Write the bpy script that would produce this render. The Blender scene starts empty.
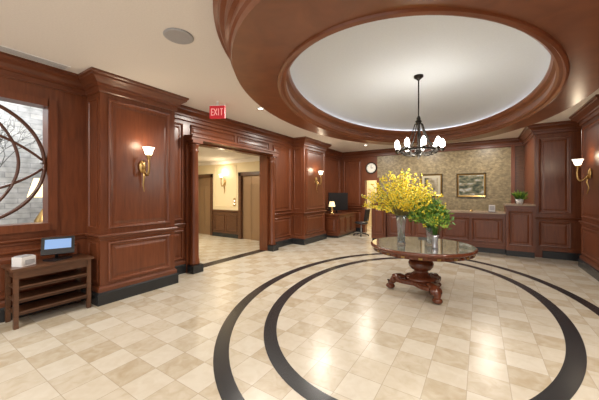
import bpy, math, random
from mathutils import Vector, Matrix
random.seed(7)
sc = bpy.context.scene
try:
    sc.view_settings.view_transform = 'Standard'
except Exception: pass

# ---------------------------------------------------------------- materials
def newmat(name):
    m = bpy.data.materials.new(name); m.use_nodes = True
    nt = m.node_tree; return m, nt, nt.nodes['Principled BSDF']
def mat(name, col, rough=0.5, metal=0.0, emit=None, es=0.0, coat=0.0, trans=0.0, bump=0.0, bscale=60):
    m, nt, p = newmat(name)
    p.inputs['Base Color'].default_value = (*col, 1)
    p.inputs['Roughness'].default_value = rough
    p.inputs['Metallic'].default_value = metal
    p.inputs['Coat Weight'].default_value = coat
    p.inputs['Transmission Weight'].default_value = trans
    if emit:
        p.inputs['Emission Color'].default_value = (*emit, 1)
        p.inputs['Emission Strength'].default_value = es
    n = nt.nodes.new('ShaderNodeTexNoise'); n.inputs['Scale'].default_value = bscale
    tc = nt.nodes.new('ShaderNodeTexCoord'); nt.links.new(tc.outputs['Object'], n.inputs['Vector'])
    mx = nt.nodes.new('ShaderNodeMixRGB'); mx.blend_type = 'MULTIPLY'; mx.inputs[0].default_value = 0.12
    mx.inputs[1].default_value = (*col, 1)
    nt.links.new(n.outputs['Fac'], mx.inputs[2]); nt.links.new(mx.outputs[0], p.inputs['Base Color'])
    if bump:
        b = nt.nodes.new('ShaderNodeBump'); b.inputs['Strength'].default_value = bump
        nt.links.new(n.outputs['Fac'], b.inputs['Height']); nt.links.new(b.outputs[0], p.inputs['Normal'])
    return m
def wood(name, c1, c2, scale=(9, 9, 0.9), rough=0.33):
    m, nt, p = newmat(name)
    tc = nt.nodes.new('ShaderNodeTexCoord'); mp = nt.nodes.new('ShaderNodeMapping')
    mp.inputs['Scale'].default_value = scale
    n = nt.nodes.new('ShaderNodeTexNoise'); n.inputs['Scale'].default_value = 3; n.inputs['Detail'].default_value = 6
    n.inputs['Distortion'].default_value = 0.6
    n2 = nt.nodes.new('ShaderNodeTexNoise'); n2.inputs['Scale'].default_value = 0.9
    r = nt.nodes.new('ShaderNodeValToRGB')
    r.color_ramp.elements[0].position = 0.3; r.color_ramp.elements[0].color = (*c1, 1)
    r.color_ramp.elements[1].position = 0.72; r.color_ramp.elements[1].color = (*c2, 1)
    mx = nt.nodes.new('ShaderNodeMath'); mx.operation = 'MULTIPLY_ADD'; mx.inputs[1].default_value = 0.6
    m2 = nt.nodes.new('ShaderNodeMath'); m2.operation = 'MULTIPLY'; m2.inputs[1].default_value = 0.4
    L = nt.links.new
    L(tc.outputs['Object'], mp.inputs['Vector']); L(mp.outputs[0], n.inputs['Vector']); L(tc.outputs['Object'], n2.inputs['Vector'])
    L(n2.outputs['Fac'], m2.inputs[0]); L(n.outputs['Fac'], mx.inputs[0]); L(m2.outputs[0], mx.inputs[2])
    L(mx.outputs[0], r.inputs['Fac']); L(r.outputs[0], p.inputs['Base Color'])
    p.inputs['Roughness'].default_value = rough; p.inputs['Coat Weight'].default_value = 0.15
    p.inputs['Coat Roughness'].default_value = 0.22
    return m
WOOD = wood('cherry_wood', (0.095, 0.025, 0.0095), (0.205, 0.060, 0.022))
WOODH = wood('cherry_wood_horizontal', (0.088, 0.023, 0.009), (0.185, 0.054, 0.020), scale=(1.2, 1.2, 9))
WOODR = wood('cherry_wood_soffit', (0.135, 0.042, 0.017), (0.235, 0.078, 0.031), scale=(1.5, 1.5, 2), rough=0.30)
WOODD = wood('dark_walnut', (0.06, 0.026, 0.013), (0.15, 0.065, 0.032), scale=(2, 2, 12))
MULL = wood('window_mullion_wood', (0.05, 0.016, 0.008), (0.10, 0.032, 0.014))
MAHOG = wood('mahogany', (0.08, 0.021, 0.009), (0.165, 0.045, 0.018), rough=0.22)
BLACK = mat('black_granite', (0.022, 0.024, 0.027), 0.25)
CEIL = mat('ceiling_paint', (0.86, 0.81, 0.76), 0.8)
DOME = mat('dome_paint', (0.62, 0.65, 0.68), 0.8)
BEIGE = mat('beige_wall_paint', (0.80, 0.68, 0.45), 0.7)
BRASS = mat('antique_brass', (0.55, 0.36, 0.14), 0.3, 1.0)
BRONZE = mat('elevator_bronze', (0.34, 0.22, 0.13), 0.4, 0.4)
IRON = mat('dark_iron', (0.03, 0.025, 0.02), 0.4, 0.8)
WHITE = mat('white_plastic', (0.8, 0.8, 0.8), 0.4)
GREYM = mat('grey_metal', (0.45, 0.45, 0.47), 0.5, 0.2)
BLK = mat('black_plastic', (0.015, 0.015, 0.018), 0.3)
SHADE = mat('frosted_glass_lit', (0.95, 0.9, 0.8), 0.5, emit=(1.0, 0.86, 0.66), es=4)
BULB = mat('chandelier_glass_lit', (0.95, 0.95, 0.9), 0.5, emit=(1.0, 0.95, 0.86), es=14)
COVE = mat('cove_strip_light', (1, 1, 1), 0.5, emit=(0.95, 0.97, 1.0), es=4.5)
DLIGHT = mat('downlight_lens', (1, 1, 1), 0.5, emit=(1.0, 0.9, 0.75), es=8)
RED = mat('exit_red', (0.45, 0.01, 0.02), 0.4, emit=(0.8, 0.02, 0.04), es=0.3)
PINK = mat('exit_letter', (0.9, 0.5, 0.5), 0.4, emit=(1, 0.4, 0.4), es=0.25)
MARBLE = mat('counter_stone', (0.38, 0.27, 0.18), 0.15, bscale=12)
SCREEN = mat('tablet_screen', (0.1, 0.2, 0.4), 0.2, emit=(0.35, 0.5, 0.8), es=0.6)
CLOCKF = mat('clock_face', (0.9, 0.88, 0.80), 0.4)
LEAF = mat('leaf_green', (0.09, 0.22, 0.035), 0.5)
LEAF2 = mat('leaf_light_green', (0.28, 0.44, 0.06), 0.5)
YEL = mat('yellow_petals', (0.92, 0.72, 0.04), 0.5)
YEL2 = mat('pale_yellow_petals', (0.76, 0.72, 0.12), 0.5)
STEM = mat('stem_brown', (0.20, 0.17, 0.05), 0.7)
SILVER = mat('silver_vase', (0.6, 0.62, 0.66), 0.25, 0.7)
LSHADE = mat('lamp_shade_lit', (0.9, 0.7, 0.4), 0.7, emit=(1.0, 0.78, 0.42), es=1.3)
GOLD = mat('gilt_frame', (0.35, 0.22, 0.07), 0.35, 0.7)
CREAM = mat('cream_mat_board', (0.45, 0.40, 0.28), 0.7)
TABTOP = mat('table_glass_top', (0.16, 0.155, 0.135), 0.10, coat=1.0)

def glass(name, col=(0.9, 0.95, 0.95)):
    m, nt, p = newmat(name)
    p.inputs['Base Color'].default_value = (*col, 1); p.inputs['Roughness'].default_value = 0.03
    p.inputs['Transmission Weight'].default_value = 0.9; p.inputs['IOR'].default_value = 1.2
    return m
GLASS = glass('vase_glass')

def floor_mat():
    m, nt, p = newmat('travertine_tiles'); L = nt.links.new
    tc = nt.nodes.new('ShaderNodeTexCoord')
    def vm(op, a, b=None):
        n = nt.nodes.new('ShaderNodeVectorMath'); n.operation = op
        L(a, n.inputs[0])
        if b is not None: n.inputs[1].default_value = b
        return n.outputs[0]
    T = 0.30
    s = vm('MULTIPLY', tc.outputs['Object'], (1/T, 1/T, 0))
    s = vm('ADD', s, (0.3, 0.2, 0))
    fl = vm('FLOOR', s); fr = vm('FRACTION', s)
    wn = nt.nodes.new('ShaderNodeTexWhiteNoise'); L(fl, wn.inputs['Vector'])
    sx = nt.nodes.new('ShaderNodeSeparateXYZ'); L(fl, sx.inputs[0])
    def ma(op, a, b=None, c=None):
        n = nt.nodes.new('ShaderNodeMath'); n.operation = op
        for i, v in enumerate((a, b, c)):
            if v is None: continue
            if isinstance(v, (int, float)): n.inputs[i].default_value = v
            else: L(v, n.inputs[i])
        return n.outputs[0]
    par = ma('PINGPONG', ma('ADD', sx.outputs[0], sx.outputs[1]), 1.0)
    val = ma('ADD', ma('MULTIPLY', par, 0.38), ma('MULTIPLY', wn.outputs['Value'], 0.42))
    nz = nt.nodes.new('ShaderNodeTexNoise'); nz.inputs['Scale'].default_value = 9; nz.inputs['Detail'].default_value = 9
    nz.inputs['Distortion'].default_value = 0.8
    L(tc.outputs['Object'], nz.inputs['Vector'])
    val = ma('ADD', val, ma('MULTIPLY_ADD', nz.outputs['Fac'], 1.1, -0.5))
    r = nt.nodes.new('ShaderNodeValToRGB'); e = r.color_ramp.elements
    e[0].position = 0.0; e[0].color = (0.60, 0.555, 0.465, 1)
    e[1].position = 1.0; e[1].color = (0.43, 0.355, 0.245, 1)
    x = e.new(0.5); x.color = (0.54, 0.48, 0.38, 1)
    L(val, r.inputs['Fac'])
    sf = nt.nodes.new('ShaderNodeSeparateXYZ'); L(fr, sf.inputs[0])
    d = ma('MINIMUM', ma('PINGPONG', sf.outputs[0], 0.5), ma('PINGPONG', sf.outputs[1], 0.5))
    g = ma('LESS_THAN', d, 0.009)
    mx = nt.nodes.new('ShaderNodeMixRGB'); L(g, mx.inputs[0]); L(r.outputs[0], mx.inputs[1])
    mx.inputs[2].default_value = (0.40, 0.34, 0.26, 1)
    L(mx.outputs[0], p.inputs['Base Color'])
    p.inputs['Roughness'].default_value = 0.25
    p.inputs['Specular IOR Level'].default_value = 0.5
    return m
FLOOR = floor_mat()

def bricks(name, c1, c2, mo, scale, axes=(0, 2), bw=.6, ms=.015, noise=.5, ns=5):
    m, nt, p = newmat(name); L = nt.links.new
    tc = nt.nodes.new('ShaderNodeTexCoord')
    sp = nt.nodes.new('ShaderNodeSeparateXYZ'); cb = nt.nodes.new('ShaderNodeCombineXYZ')
    L(tc.outputs['Object'], sp.inputs[0]); L(sp.outputs[axes[0]], cb.inputs[0]); L(sp.outputs[axes[1]], cb.inputs[1])
    b = nt.nodes.new('ShaderNodeTexBrick'); b.inputs['Scale'].default_value = scale
    b.inputs['Color1'].default_value = (*c1, 1); b.inputs['Color2'].default_value = (*c2, 1)
    b.inputs['Mortar'].default_value = (*mo, 1); b.inputs['Mortar Size'].default_value = ms
    b.inputs['Brick Width'].default_value = bw
    L(cb.outputs[0], b.inputs['Vector'])
    n = nt.nodes.new('ShaderNodeTexNoise'); n.inputs['Scale'].default_value = ns; n.inputs['Detail'].default_value = 7
    L(cb.outputs[0], n.inputs['Vector'])
    mx = nt.nodes.new('ShaderNodeMixRGB'); mx.blend_type = 'OVERLAY'; mx.inputs[0].default_value = noise
    L(b.outputs['Color'], mx.inputs[1]); L(n.outputs['Fac'], mx.inputs[2])
    L(mx.outputs[0], p.inputs['Base Color']); p.inputs['Roughness'].default_value = 0.4
    return m
MOSAIC = bricks('mosaic_tile', (0.20, 0.155, 0.085), (0.30, 0.235, 0.13), (0.15, 0.115, 0.06), 8, bw=.5, ms=.012, noise=.8, ns=9)
STONE = bricks('pale_stone_facade', (0.50, 0.51, 0.51), (0.66, 0.66, 0.64), (0.38, 0.39, 0.40), 2.5, (1, 2), .9, .015, .8, 7)

def art(name, cols, scale, msc=(1,1,1)):
    m, nt, p = newmat(name); L = nt.links.new
    tc = nt.nodes.new('ShaderNodeTexCoord'); n = nt.nodes.new('ShaderNodeTexNoise')
    n.inputs['Scale'].default_value = scale; n.inputs['Detail'].default_value = 6
    mp = nt.nodes.new('ShaderNodeMapping'); mp.inputs['Scale'].default_value = msc
    L(tc.outputs['Object'], mp.inputs['Vector']); L(mp.outputs[0], n.inputs['Vector'])
    r = nt.nodes.new('ShaderNodeValToRGB'); e = r.color_ramp.elements
    e[0].position = 0.36; e[0].color = (*cols[0], 1); e[1].position = 0.66; e[1].color = (*cols[-1], 1)
    for i, c in enumerate(cols[1:-1]):
        k = e.new(0.36 + 0.3*(i+1)/(len(cols)-1)); k.color = (*c, 1)
    L(n.outputs['Fac'], r.inputs['Fac']); L(r.outputs[0], p.inputs['Base Color']); p.inputs['Roughness'].default_value = 0.6
    return m
ART1 = art('painting_canvas', [(0.02, 0.03, 0.02), (0.08, 0.09, 0.05), (0.22, 0.19, 0.12), (0.40, 0.42, 0.40)], 5, (1,1,1.6))
ART2 = art('print_canvas', [(0.05, 0.05, 0.03), (0.25, 0.2, 0.12), (0.4, 0.36, 0.28)], 5)
BARK = mat('pale_branch', (0.16, 0.16, 0.15), 0.8)
DGLASS = mat('facade_window_glass', (0.16, 0.18, 0.20), 0.1)

# ---------------------------------------------------------------- builder
class B:
    def __init__(s): s.v=[]; s.f=[]; s.m=[]; s.s=[]; s.mats=[]
    def mi(s, m):
        if m not in s.mats: s.mats.append(m)
        return s.mats.index(m)
    def add(s, vs, fs, m, smooth=False):
        o = len(s.v); s.v += [tuple(v) for v in vs]; k = s.mi(m)
        for f in fs: s.f.append(tuple(i+o for i in f)); s.m.append(k); s.s.append(smooth)
    def box(s, x0, x1, y0, y1, z0, z1, m):
        if x0 > x1: x0, x1 = x1, x0
        if y0 > y1: y0, y1 = y1, y0
        vs = [(x0,y0,z0),(x1,y0,z0),(x1,y1,z0),(x0,y1,z0),(x0,y0,z1),(x1,y0,z1),(x1,y1,z1),(x0,y1,z1)]
        s.add(vs, [(0,3,2,1),(4,5,6,7),(0,1,5,4),(1,2,6,5),(2,3,7,6),(3,0,4,7)], m)
    def obox(s, c, size, rot, m):
        vs = []
        R = rot.to_3x3()
        for dz in (-.5,.5):
            for dx, dy in ((-.5,-.5),(.5,-.5),(.5,.5),(-.5,.5)):
                vs.append(Vector(c) + R @ Vector((dx*size[0], dy*size[1], dz*size[2])))
        s.add(vs, [(0,3,2,1),(4,5,6,7),(0,1,5,4),(1,2,6,5),(2,3,7,6),(3,0,4,7)], m)
    def loops(s, L, m, smooth=True, closed=True, cap0=False, cap1=False):
        n = len(L[0]); vs = [p for l in L for p in l]; fs = []
        for i in range(len(L)-1):
            for j in range(n if closed else n-1):
                a = i*n+j; b = i*n+(j+1) % n
                fs.append((a, b, b+n, a+n))
        if cap0: fs.append(tuple(range(n))[::-1])
        if cap1: fs.append(tuple((len(L)-1)*n+i for i in range(n)))
        s.add(vs, fs, m, smooth)
    def lathe(s, prof, cx, cy, m, n=24, z=0, smooth=True, caps=True, rot=None, scl=(1,1)):
        L = []
        for r, h in prof:
            l = []
            for i in range(n):
                a = 2*math.pi*i/n
                p = Vector((r*math.cos(a)*scl[0], r*math.sin(a)*scl[1], h))
                if rot: p = rot @ p
                l.append((cx+p.x, cy+p.y, z+p.z))
            L.append(l)
        s.loops(L, m, smooth, True, caps, caps)
    def tube(s, pts, r, m, n=8):
        pts = [Vector(p) for p in pts]; L = []
        for i, p in enumerate(pts):
            t = (pts[min(i+1, len(pts)-1)] - pts[max(i-1, 0)]).normalized()
            up = Vector((0,0,1)) if abs(t.z) < .9 else Vector((1,0,0))
            a = t.cross(up).normalized(); b = t.cross(a)
            rr = r[i] if isinstance(r, (list, tuple)) else r
            L.append([p + (a*math.cos(2*math.pi*j/n) + b*math.sin(2*math.pi*j/n))*rr for j in range(n)])
        s.loops(L, m, True, True, True, True)
    def panel(s, P, u, nrm, w, h, m, prof=None):
        P = Vector(P); u = Vector(u); nrm = Vector(nrm); z = Vector((0,0,1))
        prof = prof or [(0,0),(0,.022),(.012,.03),(.028,.026),(.04,.006),(.07,.004),(.105,.016)]
        if min(w, h) < .3: prof = [(a*min(w,h)/.3, b) for a, b in prof]
        L = []
        for ins, ht in prof:
            L.append([P+u*ins+z*ins+nrm*ht, P+u*(w-ins)+z*ins+nrm*ht, P+u*(w-ins)+z*(h-ins)+nrm*ht, P+u*ins+z*(h-ins)+nrm*ht])
        s.loops(L, m, False, True, False, True)
    def sweep(s, path, prof, m, smooth=False):
        n = len(path); L = []
        P = [Vector((p[0], p[1])) for p in path]
        for i in range(n):
            d0 = (P[i]-P[i-1]).normalized() if i > 0 else None
            d1 = (P[i+1]-P[i]).normalized() if i < n-1 else None
            if d0 is None: d0 = d1
            if d1 is None: d1 = d0
            n0 = Vector((d0.y, -d0.x)); n1 = Vector((d1.y, -d1.x))
            mit = (n0+n1); mit = mit/mit.length
            k = 1/max(.2, mit.dot(n0))
            L.append([(P[i].x+mit.x*k*o, P[i].y+mit.y*k*o, z) for o, z in prof])
        s.loops(L, m, smooth, True, True, True)
    def sphere(s, c, r, m, n=12, sq=(1,1,1)):
        L = []
        k = n//2
        for i in range(1, k):
            t = math.pi*i/k
            L.append([(c[0]+r*sq[0]*math.sin(t)*math.cos(2*math.pi*j/n), c[1]+r*sq[1]*math.sin(t)*math.sin(2*math.pi*j/n), c[2]-r*sq[2]*math.cos(t)) for j in range(n)])
        s.loops(L, m, True, True, True, True)
    def obj(s, name, recalc=True):
        me = bpy.data.meshes.new(name); me.from_pydata(s.v, [], s.f)
        for m in s.mats: me.materials.append(m)
        me.polygons.foreach_set('material_index', s.m); me.polygons.foreach_set('use_smooth', s.s)
        me.update()
        if recalc:
            import bmesh
            bm = bmesh.new(); bm.from_mesh(me); bmesh.ops.recalc_face_normals(bm, faces=bm.faces); bm.to_mesh(me); bm.free()
        o = bpy.data.objects.new(name, me); sc.collection.objects.link(o); return o

def light(name, typ, loc, e, col=(1, .92, .82), size=.3, rot=(0,0,0), parent=None, **kw):
    l = bpy.data.lights.new(name, typ); l.energy = e; l.color = col
    if typ == 'AREA': l.shape = 'DISK'; l.size = size
    elif typ in ('POINT', 'SPOT'): l.shadow_soft_size = size
    for k, v in kw.items(): setattr(l, k, v)
    o = bpy.data.objects.new(name, l); o.location = loc; o.rotation_euler = rot; sc.collection.objects.link(o)
    if parent: o.parent = parent
    return o

H = 3.3; XL = -5.0; XP = -4.56; YB = 11.0; XR = 2.15; XRP = 1.85; Y0 = -3.0
OP0, OP1, OPH = 3.72, 6.05, 2.66
WY0, WY1, WZ0, WZ1 = -0.25, 1.37, 1.18, 2.80
P1 = (1.82, 2.98); P2 = (7.33, 8.73)

# ---------------------------------------------------------------- floor
b = B(); b.box(-11.2, XR+.2, Y0, YB+2.4, -0.1, 0, FLOOR); b.obj('floor')
CX, CY = -0.83, 4.65
def ell(a, bb, z, n=128, cx=None, cy=None):
    cx = CX if cx is None else cx; cy = CY if cy is None else cy
    return [(cx+a*math.cos(2*math.pi*i/n), cy+bb*math.sin(2*math.pi*i/n), z) for i in range(n)]
b = B()
for a, bb, w in ((1.86, 2.82, .15), (2.38, 3.34, .15)):
    b.loops([ell(a, bb, 0, cx=-.90), ell(a, bb, .003, cx=-.90), ell(a-w, bb-w, .003, cx=-.90), ell(a-w, bb-w, 0, cx=-.90)], BLACK, False)
b.box(XL-.25, XL+.02, OP0, OP1, 0, .003, BLACK)
b.obj('trim_floor_inlay')

# ---------------------------------------------------------------- ceiling with oval
CX, CY = -0.89, 4.84
AO, BO = 2.14, 3.45
AI, BI = 1.67, 2.77
ZS = 2.9
b = B()
rx0, rx1, ry0, ry1 = XL-.2, XR+.2, Y0, YB+.2
aa, ba = AO+.1, BO+.1
angs = sorted([2*math.pi*i/160 for i in range(160)] + [math.atan2(y-CY, x-CX) % (2*math.pi) for x in (rx0, rx1) for y in (ry0, ry1)])
inn, out = [], []
for a in angs:
    dx, dy = math.cos(a), math.sin(a)
    t = 1/math.sqrt((dx/aa)**2+(dy/ba)**2); inn.append((CX+dx*t, CY+dy*t, H))
    ts = []
    if dx > 1e-9: ts.append((rx1-CX)/dx)
    if dx < -1e-9: ts.append((rx0-CX)/dx)
    if dy > 1e-9: ts.append((ry1-CY)/dy)
    if dy < -1e-9: ts.append((ry0-CY)/dy)
    t = min(ts); out.append((CX+dx*t, CY+dy*t, H))
b.loops([inn, out], CEIL, False)
b.loops([[(x,y,H+.35) for x,y,z in out], out], CEIL, False)
b.obj('ceiling')
def el(o, z, inner=False):
    return ell((AI if inner else AO)+o, (BI if inner else BO)+o, z)
b = B()
L = [el(.16,H), el(.16,H-.04), el(.12,H-.06), el(.10,H-.10), el(.06,H-.13), el(.05,H-.17), el(.05,H-.24), el(.02,H-.26), el(.02,H-.33), el(.0,H-.35), el(-.01,ZS),
     el(.09,ZS,1), el(.085,ZS-.02,1), el(.06,ZS-.03,1), el(.04,ZS,1), el(.005,ZS,1), el(-.02,ZS+.02,1), el(-.02,ZS+.08,1), el(.02,ZS+.10,1), el(.02,ZS+.14,1), el(.0,ZS+.17,1), el(-.04,ZS+.19,1), el(-.06,ZS+.22,1), el(-.06,ZS+.25,1), el(-.01,ZS+.25,1), el(.0,ZS+.23,1), el(.2,ZS+.23,1)]
for i in range(len(L)-1):
    b.loops([L[i], L[i+1]], WOODR, True)
b.obj('trim_oval_soffit')
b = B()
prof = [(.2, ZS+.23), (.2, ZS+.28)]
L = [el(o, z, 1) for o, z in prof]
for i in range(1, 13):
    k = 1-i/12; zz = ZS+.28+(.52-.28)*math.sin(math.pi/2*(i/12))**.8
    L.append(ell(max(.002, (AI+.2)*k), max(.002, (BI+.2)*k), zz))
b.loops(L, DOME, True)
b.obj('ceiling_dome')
b = B()
b.loops([ell(AI+o, BI+o, z) for o, z in ((.09,ZS+.235),(.09,ZS+.255),(.14,ZS+.255),(.14,ZS+.235),(.09,ZS+.235))], COVE, False)
b.obj('cove_strip_light')

# ---------------------------------------------------------------- walls
b = B()
W = XL-.2
b.box(W, XL, Y0, WY0, 0, H, WOOD); b.box(W, XL, WY0, WY1, 0, WZ0, WOOD); b.box(W, XL, WY0, WY1, WZ1, H, WOOD)
b.box(W, XL, WY1, OP0, 0, H, WOOD); b.box(W, XL, OP0, OP1, OPH, H, WOOD); b.box(W, XL, OP1, YB+.2, 0, H, WOOD)
X = (1,0,0); U = (0,1,0)
def pl(y0, y1, z0, z1, x=XL, m=WOOD): b.panel((x, y0, z0), U, X, y1-y0, z1-z0, m)
pl(3.05, 3.44, 1.06, 2.98); pl(3.05, 3.44, .28, .86)
pl(6.35, 7.22, 1.06, 2.98); pl(6.35, 7.22, .28, .86)
pl(OP0-.1, 4.85, 2.80, 3.0, m=WOODH); pl(4.95, OP1+.1, 2.80, 3.0, m=WOODH)
pl(8.85, 10.85, 1.06, 2.98); pl(8.85, 10.85, .28, .86)
pl(-.3, .7, .28, .86); pl(.8, 1.7, .28, .86)
b.obj('wall_left')

b = B()
DX0, DX1, DH = -3.92, -3.42, 2.12
b.box(XL, DX0, YB, YB+.2, 0, H, WOOD); b.box(DX0, DX1, YB, YB+.2, DH, H, WOOD)
b.box(DX1, .87, YB, YB+.2, 0, H, MOSAIC); b.box(.87, XR+.2, YB, YB+.2, 0, H, WOODD)
b.panel((-4.85, YB, 1.06), X, (0,-1,0), .8, 1.9, WOOD); b.panel((-4.85, YB, .28), X, (0,-1,0), .8, .6, WOOD)
b.box(.82, .92, YB-.04, YB, 0, H, WOOD)
b.obj('wall_back')
b = B()
b.box(1.15, 2.35, 9.1, 9.25, 0, H, WOOD); b.box(1.15, 1.3, 9.25, YB, 0, H, WOOD)
def pb(x0, x1, z0, z1, y): b.panel((x0, y, z0), X, (0,-1,0), x1-x0, z1-z0, WOOD)
pb(1.23, 1.82, 1.10, 2.96, 9.1); pb(1.23, 1.82, .28, .90, 9.1)
b.obj('wall_reception_wing')
b = B()
b.box(XR, XR+.2, Y0, 9.1, 0, H, WOOD)
for k in range(5):
    y0 = -2.4+k*1.85
    b.panel((XR, y0+1.5, 1.06), (0,-1,0), (-1,0,0), 1.5, 1.9, WOOD); b.panel((XR, y0+1.5, .28), (0,-1,0), (-1,0,0), 1.5, .6, WOOD)
b.obj('wall_right')

def pilaster(x0, x1, y0, y1, nx):
    b = B()
    b.box(x0, x1, y0, y1, 0, H, WOOD)
    xf = x1 if nx > 0 else x0
    w = y1-y0
    if nx > 0:
        b.panel((xf, y0+.1, 1.08), U, (1,0,0), w-.2, 1.9, WOOD); b.panel((xf, y0+.1, .30), U, (1,0,0), w-.2, .58, WOOD)
    else:
        b.panel((xf, y1-.1, 1.08), (0,-1,0), (-1,0,0), w-.2, 1.9, WOOD); b.panel((xf, y1-.1, .30), (0,-1,0), (-1,0,0), w-.2, .58, WOOD)
    ww = x1-x0
    b.panel((x0+.07, y0, 1.08), X, (0,-1,0), ww-.14, 1.9, WOOD, [(0,0),(0,.012),(.02,.014),(.03,.004)])
    b.panel((x0+.07, y0, .30), X, (0,-1,0), ww-.14, .58, WOOD, [(0,0),(0,.012),(.02,.014),(.03,.004)])
    b.obj('pilaster')
pilaster(XL, XP, P1[0], P1[1], 1)
pilaster(XL, XP, P2[0], P2[1], 1)
pilaster(XRP, XR, 7.0, 8.4, -1)

path = [(XL,Y0),(XL,P1[0]),(XP,P1[0]),(XP,P1[1]),(XL,P1[1]),(XL,P2[0]),(XP,P2[0]),(XP,P2[1]),(XL,P2[1]),(XL,YB),(1.15,YB),(1.15,9.1),(XR,9.1),(XR,8.4),(XRP,8.4),(XRP,7.0),(XR,7.0),(XR,Y0)]
crown = [(0,H),(.17,H),(.17,H-.03),(.15,H-.045),(.145,H-.07),(.10,H-.10),(.065,H-.135),(.06,H-.165),(.035,H-.175),(.03,H-.235),(.015,H-.25),(0,H-.25)]
b = B(); b.sweep(path, crown, WOODH); b.obj('trim_crown')
rail = [(0,1.0),(.035,1.0),(.045,.985),(.035,.965),(.02,.955),(.018,.93),(0,.92)]
left_a = path[:5]+[(XL,OP0-.22)]
b = B(); b.sweep(left_a, rail, WOODH); b.sweep([(XL,OP1+.22)]+path[5:10]+[(DX0-.1,YB)], rail, WOODH); b.sweep([(1.15,YB)]+path[11:], rail, WOODH); b.obj('trim_chair_rail')
base = [(0,0),(.045,0),(.045,.16),(.03,.18),(0,.18)]
base2 = [(0,.18),(.028,.18),(.028,.23),(.012,.26),(0,.26)]
b = B()
for pr, mm in ((base, BLACK), (base2, WOODH)):
    b.sweep(left_a, pr, mm); b.sweep([(XL,OP1+.22)]+path[5:10]+[(DX0-.1,YB)], pr, mm)
b.obj('baseboard_left')
b = B()
for pr, mm in ((base, BLACK), (base2, WOODH)):
    b.sweep([(1.3,9.1)]+path[12:], pr, mm)
b.obj('baseboard_right')

# opening casing with engaged columns
b = B()
for yc in (OP0-.10, OP1+.10):
    b.box(XL, XL+.06, yc-.13, yc+.13, 0, OPH+.1, WOOD)
    b.box(XL, XL+.26, yc-.12, yc+.12, .0, .16, BLACK)
    cpr = [(.105,.16),(.105,.20),(.095,.22),(.10,.25),(.085,.28),(.082,.9),(.078,1.8),(.07,2.42),(.085,2.44),(.072,2.47),(.072,2.52),(.095,2.56),(.10,2.60)]
    b.lathe(cpr, XL+.13, yc, WOOD, 24)
    b.box(XL, XL+.25, yc-.12, yc+.12, 2.60, 2.66, WOOD)
b.sweep([(XL,OP0-.24),(XL,OP1+.24)], [(0,2.66),(.25,2.66),(.25,2.70),(.27,2.72),(.27,2.75),(.03,2.77),(0,2.77)], WOODH)
b.box(XL-.22, XL, OP0, OP0+.03, 0, OPH, WOOD); b.box(XL-.22, XL, OP1-.03, OP1, 0, OPH, WOOD); b.box(XL-.22, XL, OP0, OP1, OPH-.03, OPH, WOOD)
b.obj('trim_lobby_opening')

# ---------------------------------------------------------------- elevator lobby
YE = 7.1; LX = -11.0
b = B()
EL = [(-9.55,-8.45), (-7.10,-6.0)]
EH = 2.32
def seg(x0, x1):
    b.box(x0, x1, YE, YE+.2, .95, 2.8, BEIGE); b.box(x0, x1, YE-.01, YE+.2, 0, .95, WOODD)
    b.sweep([(x0,YE-.01),(x1,YE-.01)], [(0,.92),(.04,.94),(.04,.98),(0,.99)], WOODD)
    if x1-x0 > 1.0:
        b.panel((x0+.08, YE-.01, .22), X, (0,-1,0), (x1-x0)/2-.12, .6, WOODD); b.panel(((x0+x1)/2+.04, YE-.01, .22), X, (0,-1,0), (x1-x0)/2-.12, .6, WOODD)
        b.panel((x0+.1, YE, 1.1), X, (0,-1,0), x1-x0-.2, 1.5, BEIGE, [(0,0),(0,.012),(.02,.016),(.035,.002)])
    elif x1-x0 > .5: b.panel((x0+.1, YE-.01, .22), X, (0,-1,0), x1-x0-.2, .6, WOODD)
    b.box(x0, x1, YE-.03, YE, 0, .14, BLACK)
seg(LX, EL[0][0]); seg(EL[0][1], EL[1][0]); seg(EL[1][1], W)
for e in EL: b.box(e[0], e[1], YE, YE+.2, EH, 2.8, BEIGE)
b.obj('wall_lobby_back')
b = B(); b.box(LX-.2, LX, 2.6, YE, 0, 2.8, BEIGE); b.obj('wall_lobby_end')
b = B(); b.box(LX, W, 2.4, 2.6, 0, 2.8, BEIGE); b.obj('wall_lobby_front')
b = B(); b.box(LX-.2, W, 2.4, YE+.2, 2.8, 2.9, CEIL); b.obj('ceiling_lobby')
b = B(); b.sweep([(LX,YE),(W,YE)], [(0,2.8),(.12,2.8),(.1,2.74),(.03,2.68),(0,2.66)], CEIL); b.obj('trim_lobby_cornice')
for e in EL:
    b = B()
    xm = (e[0]+e[1])/2
    b.box(e[0]+.12, xm-.006, YE+.06, YE+.09, 0, EH-.12, BRONZE)
    b.box(xm+.006, e[1]-.12, YE+.06, YE+.09, 0, EH-.12, BRONZE)
    b.box(e[0]+.12, e[1]-.12, YE+.09, YE+.10, 0, EH-.12, BLK)
    b.box(e[0], e[0]+.12, YE-.04, YE+.15, 0, EH, WOODD); b.box(e[1]-.12, e[1], YE-.04, YE+.15, 0, EH, WOODD)
    b.box(e[0], e[1], YE-.04, YE+.15, EH-.12, EH, WOODD)
    for k in (0, 1):
        x0 = (e[0]+.16) if k == 0 else xm+.04
        b.panel((x0, YE+.06, .3), X, (0,-1,0), .35, 1.6, BRONZE, [(0,0),(0,.008),(.02,.008),(.03,.002)])
    b.obj('elevator_door')
b = B(); b.box(-7.36, -7.26, YE-.012, YE, 1.12, 1.42, BRASS)
for k in (0, 1): b.lathe([(.018,0),(.018,.006),(.012,.008)], -7.31, YE-.012, DLIGHT, 12, 1.22+k*.1, rot=Matrix.Rotation(math.pi/2, 3, 'X'))
b.obj('elevator_call_panel')

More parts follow.
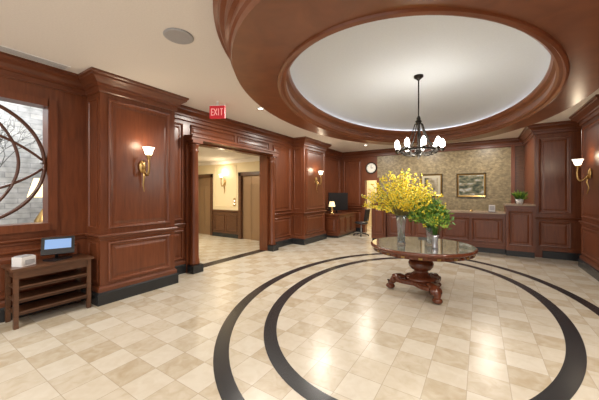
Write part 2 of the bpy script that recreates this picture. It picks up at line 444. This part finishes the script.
# room behind back door
b = B(); b.box(-5.0, -2.6, YB+2.2, YB+2.3, 0, 2.9, BEIGE); b.obj('wall_office_back')
b = B(); b.box(-5.1, -5.0, YB+.2, YB+2.3, 0, 2.9, BEIGE); b.obj('wall_office_left')
b = B(); b.box(-2.6, -2.5, YB+.2, YB+2.3, 0, 2.9, BEIGE); b.obj('wall_office_right')
b = B(); b.box(-5.1, -2.5, YB+.2, YB+2.3, 2.9, 3.0, CEIL); b.obj('ceiling_office')
b = B()
b.box(DX0-.08, DX0+.01, YB-.03, YB+.19, 0, DH+.08, WOOD); b.box(DX1-.01, DX1+.08, YB-.05, YB+.19, 0, DH+.08, WOOD); b.box(DX0, DX1, YB-.03, YB+.19, DH-.01, DH+.08, WOOD)
b.obj('trim_office_doorway')

# ---------------------------------------------------------------- window
b = B()
t = .09; q = .012
b.box(XL-.19, XL+.03, WY0-t, WY0+q, WZ0-t, WZ1+t, WOOD); b.box(XL-.19, XL+.03, WY1-q, WY1+t, WZ0-t, WZ1+t, WOOD)
b.box(XL-.19, XL+.03, WY0, WY1, WZ1-q, WZ1+t, WOOD); b.box(XL-.19, XL+.06, WY0, WY1, WZ0-t, WZ0+q, WOOD)
wc = ((WY0+WY1)/2, (WZ0+WZ1)/2); R = (WY1-WY0)/2-.03
def circ(r, cy, cz, n=64, x=XL-.04): return [(x, cy+r*math.cos(2*math.pi*i/n), cz+r*math.sin(2*math.pi*i/n)) for i in range(n+1)]
b.tube(circ(R, *wc), .024, MULL, 6)
for sy in (-1, 1):
    pts = []
    for i in range(25):
        t_ = -1+2*i/24
        pts.append((XL-.04, wc[0]+sy*(.10+.42*(1-t_*t_)), wc[1]+t_*R*.97))
    b.tube(pts, .018, MULL, 6)
    pts = []
    for i in range(25):
        t_ = -1+2*i/24
        pts.append((XL-.04, wc[0]+t_*R*.97, wc[1]+sy*(.06+.34*(1-t_*t_))*1.0))
    b.tube(pts, .018, MULL, 6)
b.obj('window_1')
b = B(); b.box(-7.8, -7.6, -3, 3.2, 0, 4.0, STONE)
for y0 in (-1.6, .2, 2.0):
    for z0 in (.6, 2.3):
        b.box(-7.6, -7.56, y0, y0+.75, z0, z0+1.1, WHITE); b.box(-7.565, -7.55, y0+.06, y0+.69, z0+.06, z0+1.04, DGLASS)
        b.box(-7.552, -7.54, y0+.36, y0+.39, z0+.06, z0+1.04, WHITE); b.box(-7.6, -7.50, y0-.06, y0+.81, z0-.08, z0, WHITE)
b.obj('wall_neighbour_facade')
b = B(); b.box(-7.6, -5.2, 2.4, 2.46, 0, 3.2, CEIL); b.obj('wall_side_room_end')
b = B()
random.seed(3)
b.lathe([(.18,0),(.24,.45),(.25,.46),(.22,.46),(.01,.42)], -6.7, .75, BLACK, 24)
def grow(p, d, L, r, dep):
    q = p+d*L*.5+Vector((random.uniform(-.03,.03),)*3); e = p+d*L
    e.x = min(-5.6, max(-7.3, e.x))
    b.tube([p, q, e], [r, r*.8, r*.65], BARK, 5)
    if dep == 0: return
    for k in range(3):
        nd = (d+Vector((random.uniform(-.6,.6), random.uniform(-.8,.8), random.uniform(-.2,.6)))).normalized()
        grow(e, nd, L*.78, r*.62, dep-1)
grow(Vector((-6.7,.75,.42)), Vector((.05,.05,1)).normalized(), .75, .035, 5)
b.obj('bare_tree')
random.seed(7)
b = B()
lx, ly = -6.1, 1.62
b.lathe([(.25,0),(.25,.03),(.05,.06),(.04,.7),(.22,.76),(.22,.79)], lx, ly, WOODD)
b.lathe([(.1,.79),(.11,.82),(.06,.88),(.12,1.02),(.13,1.15),(.05,1.3),(.02,1.35),(.02,1.55)], lx, ly, BRASS)
b.lathe([(.21,1.53),(.21,1.54),(.13,1.84),(.13,1.83)], lx, ly, LSHADE, caps=False)
b.obj('table_lamp')

# ---------------------------------------------------------------- small side table
b = B()
sx0, sx1, sy0, sy1 = -4.98, -4.56, .93, 1.72
for x in (sx0+.05, sx1-.03):
    for y in (sy0+.03, sy1-.03):
        b.box(x-.022, x+.022, y-.022, y+.022, 0, .68, WOODD)
b.box(sx0+.01, sx1+.01, sy0-.02, sy1+.02, .68, .71, WOODD)
b.box(sx0+.03, sx1-.02, sy0+.03, sy1-.03, .58, .68, WOODD)
for z in (.16, .31, .46):
    b.box(sx0+.04, sx1-.02, sy0+.03, sy1-.03, z-.01, z+.01, WOODD)
    b.box(sx1-.035, sx1-.02, sy0+.03, sy1-.03, z, z+.03, WOODD)
b.obj('side_table')
b = B()
Rz = Matrix.Rotation(math.radians(25), 4, 'Z')
b.obox((-4.72, 1.06, .765), (.14, .16, .11), Rz, WHITE)
b.obox((-4.72, 1.06, .825), (.12, .13, .012), Rz, GREYM)
b.obox((-4.645, 1.10, .76), (.006, .10, .05), Rz, GREYM)
b.obj('receipt_printer')
b = B()
Rt = Matrix.Rotation(math.radians(-20), 4, 'Z') @ Matrix.Rotation(math.radians(-28), 4, 'Y')
b.obox((-4.74, 1.40, .90), (.02, .34, .24), Rt, BLK)
b.obox(Vector((-4.74, 1.40, .90)) + Rt.to_3x3() @ Vector((.012, 0, .02)), (.004, .27, .13), Rt, SCREEN)
b.obox((-4.76, 1.40, .72), (.18, .24, .02), Rz, BLK)
b.tube([(-4.80,1.40,.72),(-4.79,1.40,.8),(-4.75,1.40,.86)], .02, BLK)
b.obj('tablet_stand')

# ---------------------------------------------------------------- sconces
def sconce(x, y, z, nx, ny, e=5):
    b = B(); n = Vector((nx, ny, 0)); P = Vector((x, y, z))
    a = math.atan2(ny, nx)
    rot = Matrix.Rotation(a, 3, 'Z') @ Matrix.Rotation(math.pi/2, 3, 'Y')
    b.lathe([(.02,0),(.055,.0),(.055,.012),(.03,.03),(.012,.04)], x, y, BRASS, 20, z, rot=rot, scl=(1.9,1))
    pts = []
    for i in range(15):
        t = i/14
        o = .03+.16*math.sin(t*math.pi*.62)
        zz = -.02-.17*math.sin(t*math.pi)*(1-t*.3)+.16*t**2
        pts.append(P+n*o+Vector((0,0,zz)))
    b.tube(pts, [.012+.006*math.sin(i/14*math.pi) for i in range(15)], BRASS, 8)
    b.tube([P+n*.03+Vector((0,0,-.02)), P+n*.05+Vector((0,0,-.16)), P+n*.02+Vector((0,0,-.28)), P+n*.05+Vector((0,0,-.40))], [.014,.018,.012,.006], BRASS, 8)
    c = pts[-1]
    b.lathe([(.012,-.06),(.02,-.03),(.03,0),(.045,.02),(.047,.03)], c.x, c.y, BRASS, 16, c.z)
    b.lathe([(.035,.03),(.05,.05),(.06,.085),(.07,.12),(.088,.15),(.085,.15),(.055,.09),(.03,.04)], c.x, c.y, SHADE, 20, c.z, caps=False)
    o = b.obj('wall_sconce')
    light('sconce_bulb', 'POINT', (c.x, c.y, c.z+.20), e, (1, .82, .58), .07, parent=o)
sconce(XP+.03, 2.40, 2.02, 1, 0)
sconce(XP+.03, 8.03, 2.02, 1, 0)
sconce(XRP-.03, 7.7, 1.98, -1, 0)
sconce(-7.8, YE, 1.98, 0, -1, 9)

# ---------------------------------------------------------------- exit sign, ceiling fixtures
def exit_sign(x, y, zc, w, h, nx, ny):
    b = B(); n = Vector((nx, ny, 0)).normalized(); u = Vector((-n.y, n.x, 0)); c = Vector((x, y, zc))
    rot = Matrix((( n.x, u.x, 0), (n.y, u.y, 0), (0, 0, 1)))
    b.obox(c, (.05, w, h), rot, RED)
    b.obox(c+Vector((0,0,(H-(zc+h/2))/2+h/2)), (.03, .03, H-(zc+h/2)), rot, WHITE)
    b.obox(c+Vector((0,0,h/2+.006)), (.06, w+.01, .012), rot, WHITE)
    lw = w*.15
    def bar(du, dz, su, sz, r=0):
        RR = rot @ Matrix.Rotation(r, 3, 'X')
        b.obox(c+n*.027+u*du+Vector((0,0,dz)), (.004, su, sz), RR, PINK)
    hh = h*.55; th = h*.07
    x0 = -w*.31
    bar(x0-lw*.4, 0, th, hh); [bar(x0, k*hh*.45, lw, th) for k in (-1,0,1)]
    x1 = -w*.10; bar(x1, 0, th, hh*1.05, .45); bar(x1, 0, th, hh*1.05, -.45)
    bar(w*.1, 0, th, hh)
    bar(w*.3, 0, th, hh); bar(w*.3, hh*.45, lw*1.1, th)
    b.obj('exit_sign')
exit_sign(-4.1, 3.55, 3.10, .29, .23, .45, -.9)

b = B(); b.lathe([(.15,0),(.155,-.008),(.14,-.018),(.12,-.014),(.02,-.014)], -2.74, 1.84, GREYM, 32, H); b.obj('ceiling_speaker')
b = B()
b.box(-4.78, -4.62, .3, 1.5, H-.012, H-.001, WHITE)
for k in range(5): b.box(-4.765+k*.03, -4.755+k*.03, .33, 1.47, H-.016, H-.012, GREYM)
b.obj('ceiling_vent')
dl = [(-3.6,-.8,75),(-3.7,4.3,75),(-3.7,6.9,52),(-3.4,9.6,42),(-1.6,9.9,42),(.2,9.9,42),(1.6,1.2,72),(-.8,-.4,75),(1.65,3.4,66)]
for i, (x, y, e) in enumerate(dl):
    b = B(); b.lathe([(.08,0),(.08,-.01),(.05,-.012)], x, y, WHITE, 24, H, caps=False); b.lathe([(.05,-.006),(.048,-.007)], x, y, DLIGHT, 24, H)
    o = b.obj('recessed_downlight')
    light('downlight_lamp', 'AREA', (x, y, H-.03), e, (1, .94, .85), .25, parent=o)

# ---------------------------------------------------------------- chandelier
b = B(); cx, cy = -.80, 4.65
b.lathe([(.07,3.42),(.07,3.39),(.03,3.36),(.01,3.34)], cx, cy, IRON)
b.tube([(cx,cy,3.36),(cx,cy,2.72)], .010, IRON)
b.lathe([(.01,2.80),(.03,2.76),(.03,2.73),(.05,2.71),(.02,2.66),(.02,2.3),(.05,2.26),(.05,2.22),(.02,2.17),(.01,2.13)], cx, cy, IRON)
NA = 9
b.loops([[(cx+r*math.cos(2*math.pi*i/48), cy+r*math.sin(2*math.pi*i/48), z) for i in range(48)] for r, z in ((.27,2.24),(.285,2.24),(.285,2.27),(.27,2.27),(.27,2.24))], IRON, False)
for k in range(NA):
    a = 2*math.pi*k/NA+.2; dx, dy = math.cos(a), math.sin(a)
    b.tube([(cx+dx*r, cy+dy*r, z) for r, z in ((.02,2.70),(.06,2.66),(.09,2.55),(.15,2.40),(.24,2.29),(.28,2.255))], .008, IRON, 6)
    b.tube([(cx+dx*r, cy+dy*r, z) for r, z in ((.02,2.24),(.12,2.18),(.2,2.19),(.27,2.24),(.315,2.26))], .008, IRON, 6)
    X0, Y1 = cx+dx*.33, cy+dy*.33
    b.lathe([(.01,2.23),(.03,2.25),(.036,2.27),(.016,2.275),(.016,2.29)], X0, Y1, IRON, 12)
    b.lathe([(.016,2.29),(.032,2.305),(.038,2.335),(.036,2.37),(.022,2.40),(.006,2.42)], X0, Y1, BULB, 14)
o = b.obj('chandelier')
light('chandelier_bulbs', 'POINT', (cx, cy, 2.52), 30, (1, .95, .88), .3, parent=o)
light('chandelier_bulbs_low', 'POINT', (cx, cy, 2.02), 32, (1, .95, .87), .25, parent=o)

# ---------------------------------------------------------------- round table
tx, ty = -.80, 4.85
b = B()
b.lathe([(.68,.67),(.745,.675),(.745,.715),(.765,.725),(.78,.74),(.78,.765),(.765,.775),(.70,.776)], tx, ty, MAHOG, 64)
b.lathe([(.755,.776),(.755,.780),(.01,.780)], tx, ty, TABTOP, 64, smooth=False)
for k in range(40):
    a = 2*math.pi*k/40
    b.obox((tx+.745*math.cos(a), ty+.745*math.sin(a), .695), (.008, .05, .025), Matrix.Rotation(a, 3, 'Z'), GOLD if k % 2 else MAHOG)
b.lathe([(.20,.20),(.24,.23),(.24,.26),(.16,.28),(.13,.31),(.11,.335),(.10,.36),(.15,.385),(.185,.43),(.19,.48),(.165,.525),(.10,.55),(.09,.575),(.13,.59),(.135,.615),(.10,.635),(.16,.655),(.30,.672)], tx, ty, MAHOG, 32)
A0 = math.radians(67)
pts = []
for k in range(48):
    a = 2*math.pi*k/48; r = .31+.10*math.cos(3*a)
    pts.append((r*math.cos(a+A0), r*math.sin(a+A0)))
b.loops([[(tx+p[0]*s, ty+p[1]*s, z) for p in pts] for s, z in ((.9,.14),(1,.15),(1,.20),(.94,.215),(.6,.225))], MAHOG, False, True, True, True)
for k in range(3):
    a = 2*math.pi/3*k+A0; d = Vector((math.cos(a), math.sin(a), 0)); T = Vector((tx, ty, 0))
    q = [(.18,.17),(.32,.20),(.41,.18),(.47,.12),(.46,.07),(.50,.04)]
    b.tube([T+d*r+Vector((0,0,z)) for r, z in q], [.06,.07,.07,.058,.05,.04], MAHOG, 10)
    b.sphere(T+d*.47+Vector((0,0,.045)), .064, MAHOG, 12, (1.15,1.15,.70))
    s_ = Vector((-d.y, d.x, 0))
    b.tube([T+d*.42+s_*-.075+Vector((0,0,.16)), T+d*.42+s_*.075+Vector((0,0,.16))], .05, MAHOG, 12)
b.obj('pedestal_table')

# ---------------------------------------------------------------- flowers
def rv(s): return Vector((random.uniform(-s,s), random.uniform(-s,s), random.uniform(-s,s)))
def quad(b, c, s, m):
    n = rv(1).normalized(); a = n.cross(rv(1)).normalized(); q = n.cross(a)
    b.add([c-a*s, c-q*s*.6+n*s*.2, c+a*s, c+q*s*.6+n*s*.2], [(0,1,2,3)], m)
def leaf(b, c, d, L, w, m):
    d = d.normalized(); s = d.cross(rv(1)).normalized(); n = s.cross(d)
    b.add([c, c+d*L*.4+s*w+n*w*.4, c+d*L, c+d*L*.4-s*w+n*w*.4, c+d*L*.4], [(0,1,4),(1,2,4),(2,3,4),(3,0,4)], m)
Z0 = .781
def glassvase(b, x, y, r0, r1, h, m=GLASS):
    b.lathe([(r0*.9,0),(r0,.01),(r0*.85,.04),(r0*.8,h*.4),(r1*.85,h*.8),(r1,h),(r1-.006,h),(r1*.8,h*.8),(r0*.7,h*.4),(r0*.7,.03),(.001,.03)], x, y, m, 28, Z0)
vx, vy = tx-.26, ty-.20
b = B(); VH = .46; glassvase(b, vx, vy, .07, .085, VH)
top = Vector((vx, vy, Z0+VH-.02))
for k in range(120):
    a = random.uniform(0, 2*math.pi); sp = random.random()**.5
    lat = Vector((math.cos(a), math.sin(a), 0))*sp*.66
    e = top+lat+Vector((0, 0, .76-.50*sp*sp+random.uniform(-.18,.07)))
    st = top+Vector((math.cos(a), math.sin(a), 0))*.04*sp
    mid = (st+e)/2+Vector((0,0,.07*sp))
    pp = [st*(1-t)**2+mid*2*t*(1-t)+e*t*t for t in [i/6 for i in range(7)]]
    b.tube([top-Vector((lat.x*.08, lat.y*.08, .38))]+pp, .0028, STEM, 4)
    for j in range(34):
        t = random.uniform(.28, 1.0)
        c = st*(1-t)**2+mid*2*t*(1-t)+e*t*t+rv(.022)
        mm = YEL if random.random() < .72 else (YEL2 if random.random() < .7 else LEAF2)
        quad(b, c, random.uniform(.013,.022), mm); quad(b, c, random.uniform(.013,.022), mm)
b.obj('forsythia_vase', False)
vx, vy = tx+.13, ty-.02
b = B(); glassvase(b, vx, vy, .05, .065, .30, GLASS)
top = Vector((vx, vy, Z0+.29))
for k in range(210):
    a = random.uniform(0, 2*math.pi); sp = random.random()**.55; t = random.uniform(.5,1)
    e = top+Vector((math.cos(a)*sp*.35, math.sin(a)*sp*.35, .44-.32*sp*sp))
    e = top+(e-top)*t
    b.tube([top-Vector((0,0,.1)), (top+e)/2+Vector((0,0,.04)), e], .0025, LEAF, 4)
    for j in range(6):
        leaf(b, e+rv(.05), (e-top).normalized()+rv(.8), random.uniform(.05,.09), random.uniform(.012,.02), random.choice((LEAF, LEAF, LEAF2)))
    if random.random() < .4:
        for j in range(8): quad(b, e+Vector((0,0,.03))+rv(.022), .026, random.choice((YEL, YEL2, YEL2)))
b.obj('mixed_flower_vase', False)
vx, vy = tx+.24, ty-.28
b = B(); glassvase(b, vx, vy, .045, .055, .20, SILVER)
top = Vector((vx, vy, Z0+.19))
for k in range(60):
    a = random.uniform(0, 2*math.pi); sp = random.random()**.6
    e = top+Vector((math.cos(a)*sp*.14, math.sin(a)*sp*.14, .24-.12*sp*sp))
    b.tube([top-Vector((0,0,.1)), (top+e)/2+Vector((0,0,.02)), e], .0025, LEAF, 4)
    for j in range(5): leaf(b, e+rv(.03), (e-top).normalized()+rv(.8), random.uniform(.04,.08), .013, random.choice((LEAF, LEAF2)))
    if random.random() < .5:
        for j in range(8): quad(b, e+Vector((0,0,.02))+rv(.018), .022, random.choice((YEL, YEL2)))
b.obj('small_flower_vase', False)

# ---------------------------------------------------------------- reception counter
b = B()
FX = 9.0
b.box(-2.5, .56, FX, 9.65, .14, 1.05, WOOD); b.box(-2.5, .56, FX+.03, 9.65, 0, .14, BLACK)
b.box(-2.5, .56, FX-.06, 9.7, 1.05, 1.09, MARBLE)
b.box(-2.5, .56, FX-.03, FX, .98, 1.05, WOODH); b.box(-2.5, .56, FX-.02, FX, .14, .24, WOODH)
for k in range(4): b.panel((-2.42+k*.745, FX, .30), X, (0,-1,0), .68, .62, WOOD)
for x0, x1 in ((-2.95,-2.5), (.56,1.14)):
    b.box(x0, x1, FX-.12, 9.65, .14, 1.28, WOOD); b.box(x0+.01, x1-.01, FX-.09, 9.65, 0, .14, BLACK)
    b.box(x0-.03, x1+.03 if x1 < 0 else x1, FX-.17, 9.68, 1.28, 1.32, MARBLE)
    b.box(x0-.015, x1, FX-.14, FX-.12, 1.2, 1.28, WOODH)
    b.panel((x0+.05, FX-.12, .28), X, (0,-1,0), x1-x0-.1, .86, WOOD)
b.obj('reception_counter')
b = B()
b.lathe([(.05,0),(.07,.02),(.085,.12),(.08,.12),(.01,.11)], .86, 9.15, WHITE, 20, 1.32)
for k in range(90):
    d = Vector((random.uniform(-1,1), random.uniform(-1,1), random.uniform(.2,1.3)))
    leaf(b, Vector((.86,9.15,1.43))+d*.04, d, random.uniform(.12,.24), .026, random.choice((LEAF, LEAF2)))
b.obj('potted_plant', False)
x = -1.4
b = B()
b.lathe([(.11,0),(.11,.01),(.02,.02),(.02,.12)], x, 9.5, BLK, 20, 1.09)
b.box(x-.24, x+.24, 9.47, 9.50, 1.16, 1.44, BLK); b.box(x-.22, x+.22, 9.50, 9.503, 1.18, 1.42, SCREEN)
b.obj('computer_monitor')
b = B(); b.box(.20,.34,9.1,9.104,1.10,1.28,WHITE); b.box(.18,.36,9.06,9.15,1.09,1.10,BLK); b.box(.215,.325,9.098,9.10,1.14,1.25,GREYM); b.obj('counter_notice_holder')
b = B(); b.lathe([(.04,0),(.04,.01),(.035,.03),(.02,.045),(.004,.05),(.004,.06)], -.2, 9.1, BRASS, 20, 1.09); b.obj('service_bell')

# pictures
def picture(xc, zc, w, h, am, mt, y=YB):
    b = B(); f = .06
    x0, x1, z0, z1 = xc-w/2, xc+w/2, zc-h/2, zc+h/2
    prof = [(0,0),(0,.03),(.02,.045),(.045,.03),(.06,.02)]
    L = []
    for ins, ht in prof:
        L.append([(x0+ins,y-ht,z0+ins),(x1-ins,y-ht,z0+ins),(x1-ins,y-ht,z1-ins),(x0+ins,y-ht,z1-ins)])
    b.loops(L[:3], IRON, False); b.loops(L[2:], GOLD, False)
    b.box(x0+f, x1-f, y-.018, y-.004, z0+f, z1-f, CREAM)
    b.box(x0+f+mt, x1-f-mt, y-.021, y-.018, z0+f+mt, z1-f-mt, am)
    b.obj('framed_picture')
picture(-.25, 1.86, .84, .80, ART1, .01)
picture(-1.47, 1.88, .72, .80, ART2, .08)
# clock
b = B(); rot = Matrix.Rotation(math.pi/2, 3, 'X')
b.lathe([(.23,0),(.23,.03),(.21,.045),(.185,.03)], -3.66, YB, IRON, 32, 2.6, rot=rot)
b.lathe([(.185,.031),(.01,.032)], -3.66, YB, CLOCKF, 32, 2.6, rot=rot, smooth=False)
b.obox((-3.66, YB-.038, 2.65), (.014,.004,.12), Matrix.Identity(3), BLK); b.obox((-3.62, YB-.038, 2.6), (.10,.004,.016), Matrix.Identity(3), BLK)
for k in range(12):
    a = k*math.pi/6; b.obox((-3.66+.155*math.sin(a), YB-.036, 2.6+.155*math.cos(a)), (.012,.004,.03), Matrix.Rotation(a, 3, 'Y'), BLK)
b.obj('wall_clock')

# console desk by the left wall
b = B()
b.box(-4.93, -4.2, 9.05, 10.7, .08, .80, WOODH); b.box(-4.90, -4.24, 9.09, 10.66, 0, .08, BLACK); b.box(-4.95, -4.16, 9.0, 10.75, .80, .84, WOODH)
for k in range(3): b.panel((-4.2, 9.12+k*.52, .16), U, X, .46, .56, WOODH)
b.panel((-4.86, 9.05, .16), X, (0,-1,0), .58, .56, WOODH)
b.obj('console_desk')
b = B()
b.box(-4.66, -4.44, 9.5, 9.85, .84, .86, BLK); b.box(-4.58, -4.54, 9.64, 9.72, .86, 1.05, BLK)
b.obox((-4.50, 9.68, 1.28), (.04, .95, .66), Matrix.Rotation(-.40, 3, 'Z'), BLK)
b.obj('desktop_monitor')
b = B()
b.lathe([(.08,0),(.08,.02),(.03,.05),(.05,.15),(.02,.24),(.01,.30)], -4.5, 9.15, BRASS, 16, .84)
b.lathe([(.12,.27),(.08,.45)], -4.5, 9.15, LSHADE, 20, .84, caps=False)
b.obj('desk_lamp')
b = B()
cx0, cy0 = -3.75, 10.1
for k in range(5):
    a = 2*math.pi*k/5; b.tube([(cx0,cy0,.1),(cx0+.28*math.cos(a),cy0+.28*math.sin(a),.06)], .02, BLK, 6); b.sphere((cx0+.28*math.cos(a),cy0+.28*math.sin(a),.03), .03, BLK, 8)
b.tube([(cx0,cy0,.08),(cx0,cy0,.44)], .025, GREYM)
b.lathe([(.2,.44),(.25,.46),(.25,.50),(.2,.52)], cx0, cy0, BLK, 24)
b.obox((cx0+.22, cy0, .78), (.05,.42,.45), Matrix.Rotation(.15,3,'Y'), BLK)
b.tube([(cx0+.1,cy0,.46),(cx0+.24,cy0,.48),(cx0+.24,cy0,.62)], .02, BLK)
b.obj('office_chair')

# ---------------------------------------------------------------- room lights
light('lobby_ceiling_lamp', 'AREA', (-7.6, 5.2, 2.75), 105, (1, .88, .66), 1.2)
light('office_lamp', 'AREA', (-3.8, YB+1.2, 2.85), 60, (1, .88, .65), .8)
light('facade_fill_light', 'AREA', (-5.9, .4, 3.7), 90, (.95, .98, 1.0), 1.0, rot=(0, math.radians(35), 0))  # added, unseen fill light that brightens the facade beyond the window
light('rear_area_light', 'AREA', (-1.4, Y0+.1, 1.9), 220, (1, .98, .96), 3.5, rot=(math.radians(-90), 0, 0))  # wide area light at the open end behind the camera

w = bpy.data.worlds.new('world'); sc.world = w; w.use_nodes = True
w.node_tree.nodes['Background'].inputs[0].default_value = (1, .98, .95, 1)
w.node_tree.nodes['Background'].inputs[1].default_value = 1.45

cam = bpy.data.cameras.new('camera'); cam.sensor_width = 36; cam.lens = 280/599*36; cam.shift_y = -7/599; cam.clip_start = .05
co = bpy.data.objects.new('camera', cam); co.location = (0, 0, 1.6); co.rotation_euler = (math.radians(90), 0, math.radians(32.8))
sc.collection.objects.link(co); sc.camera = co
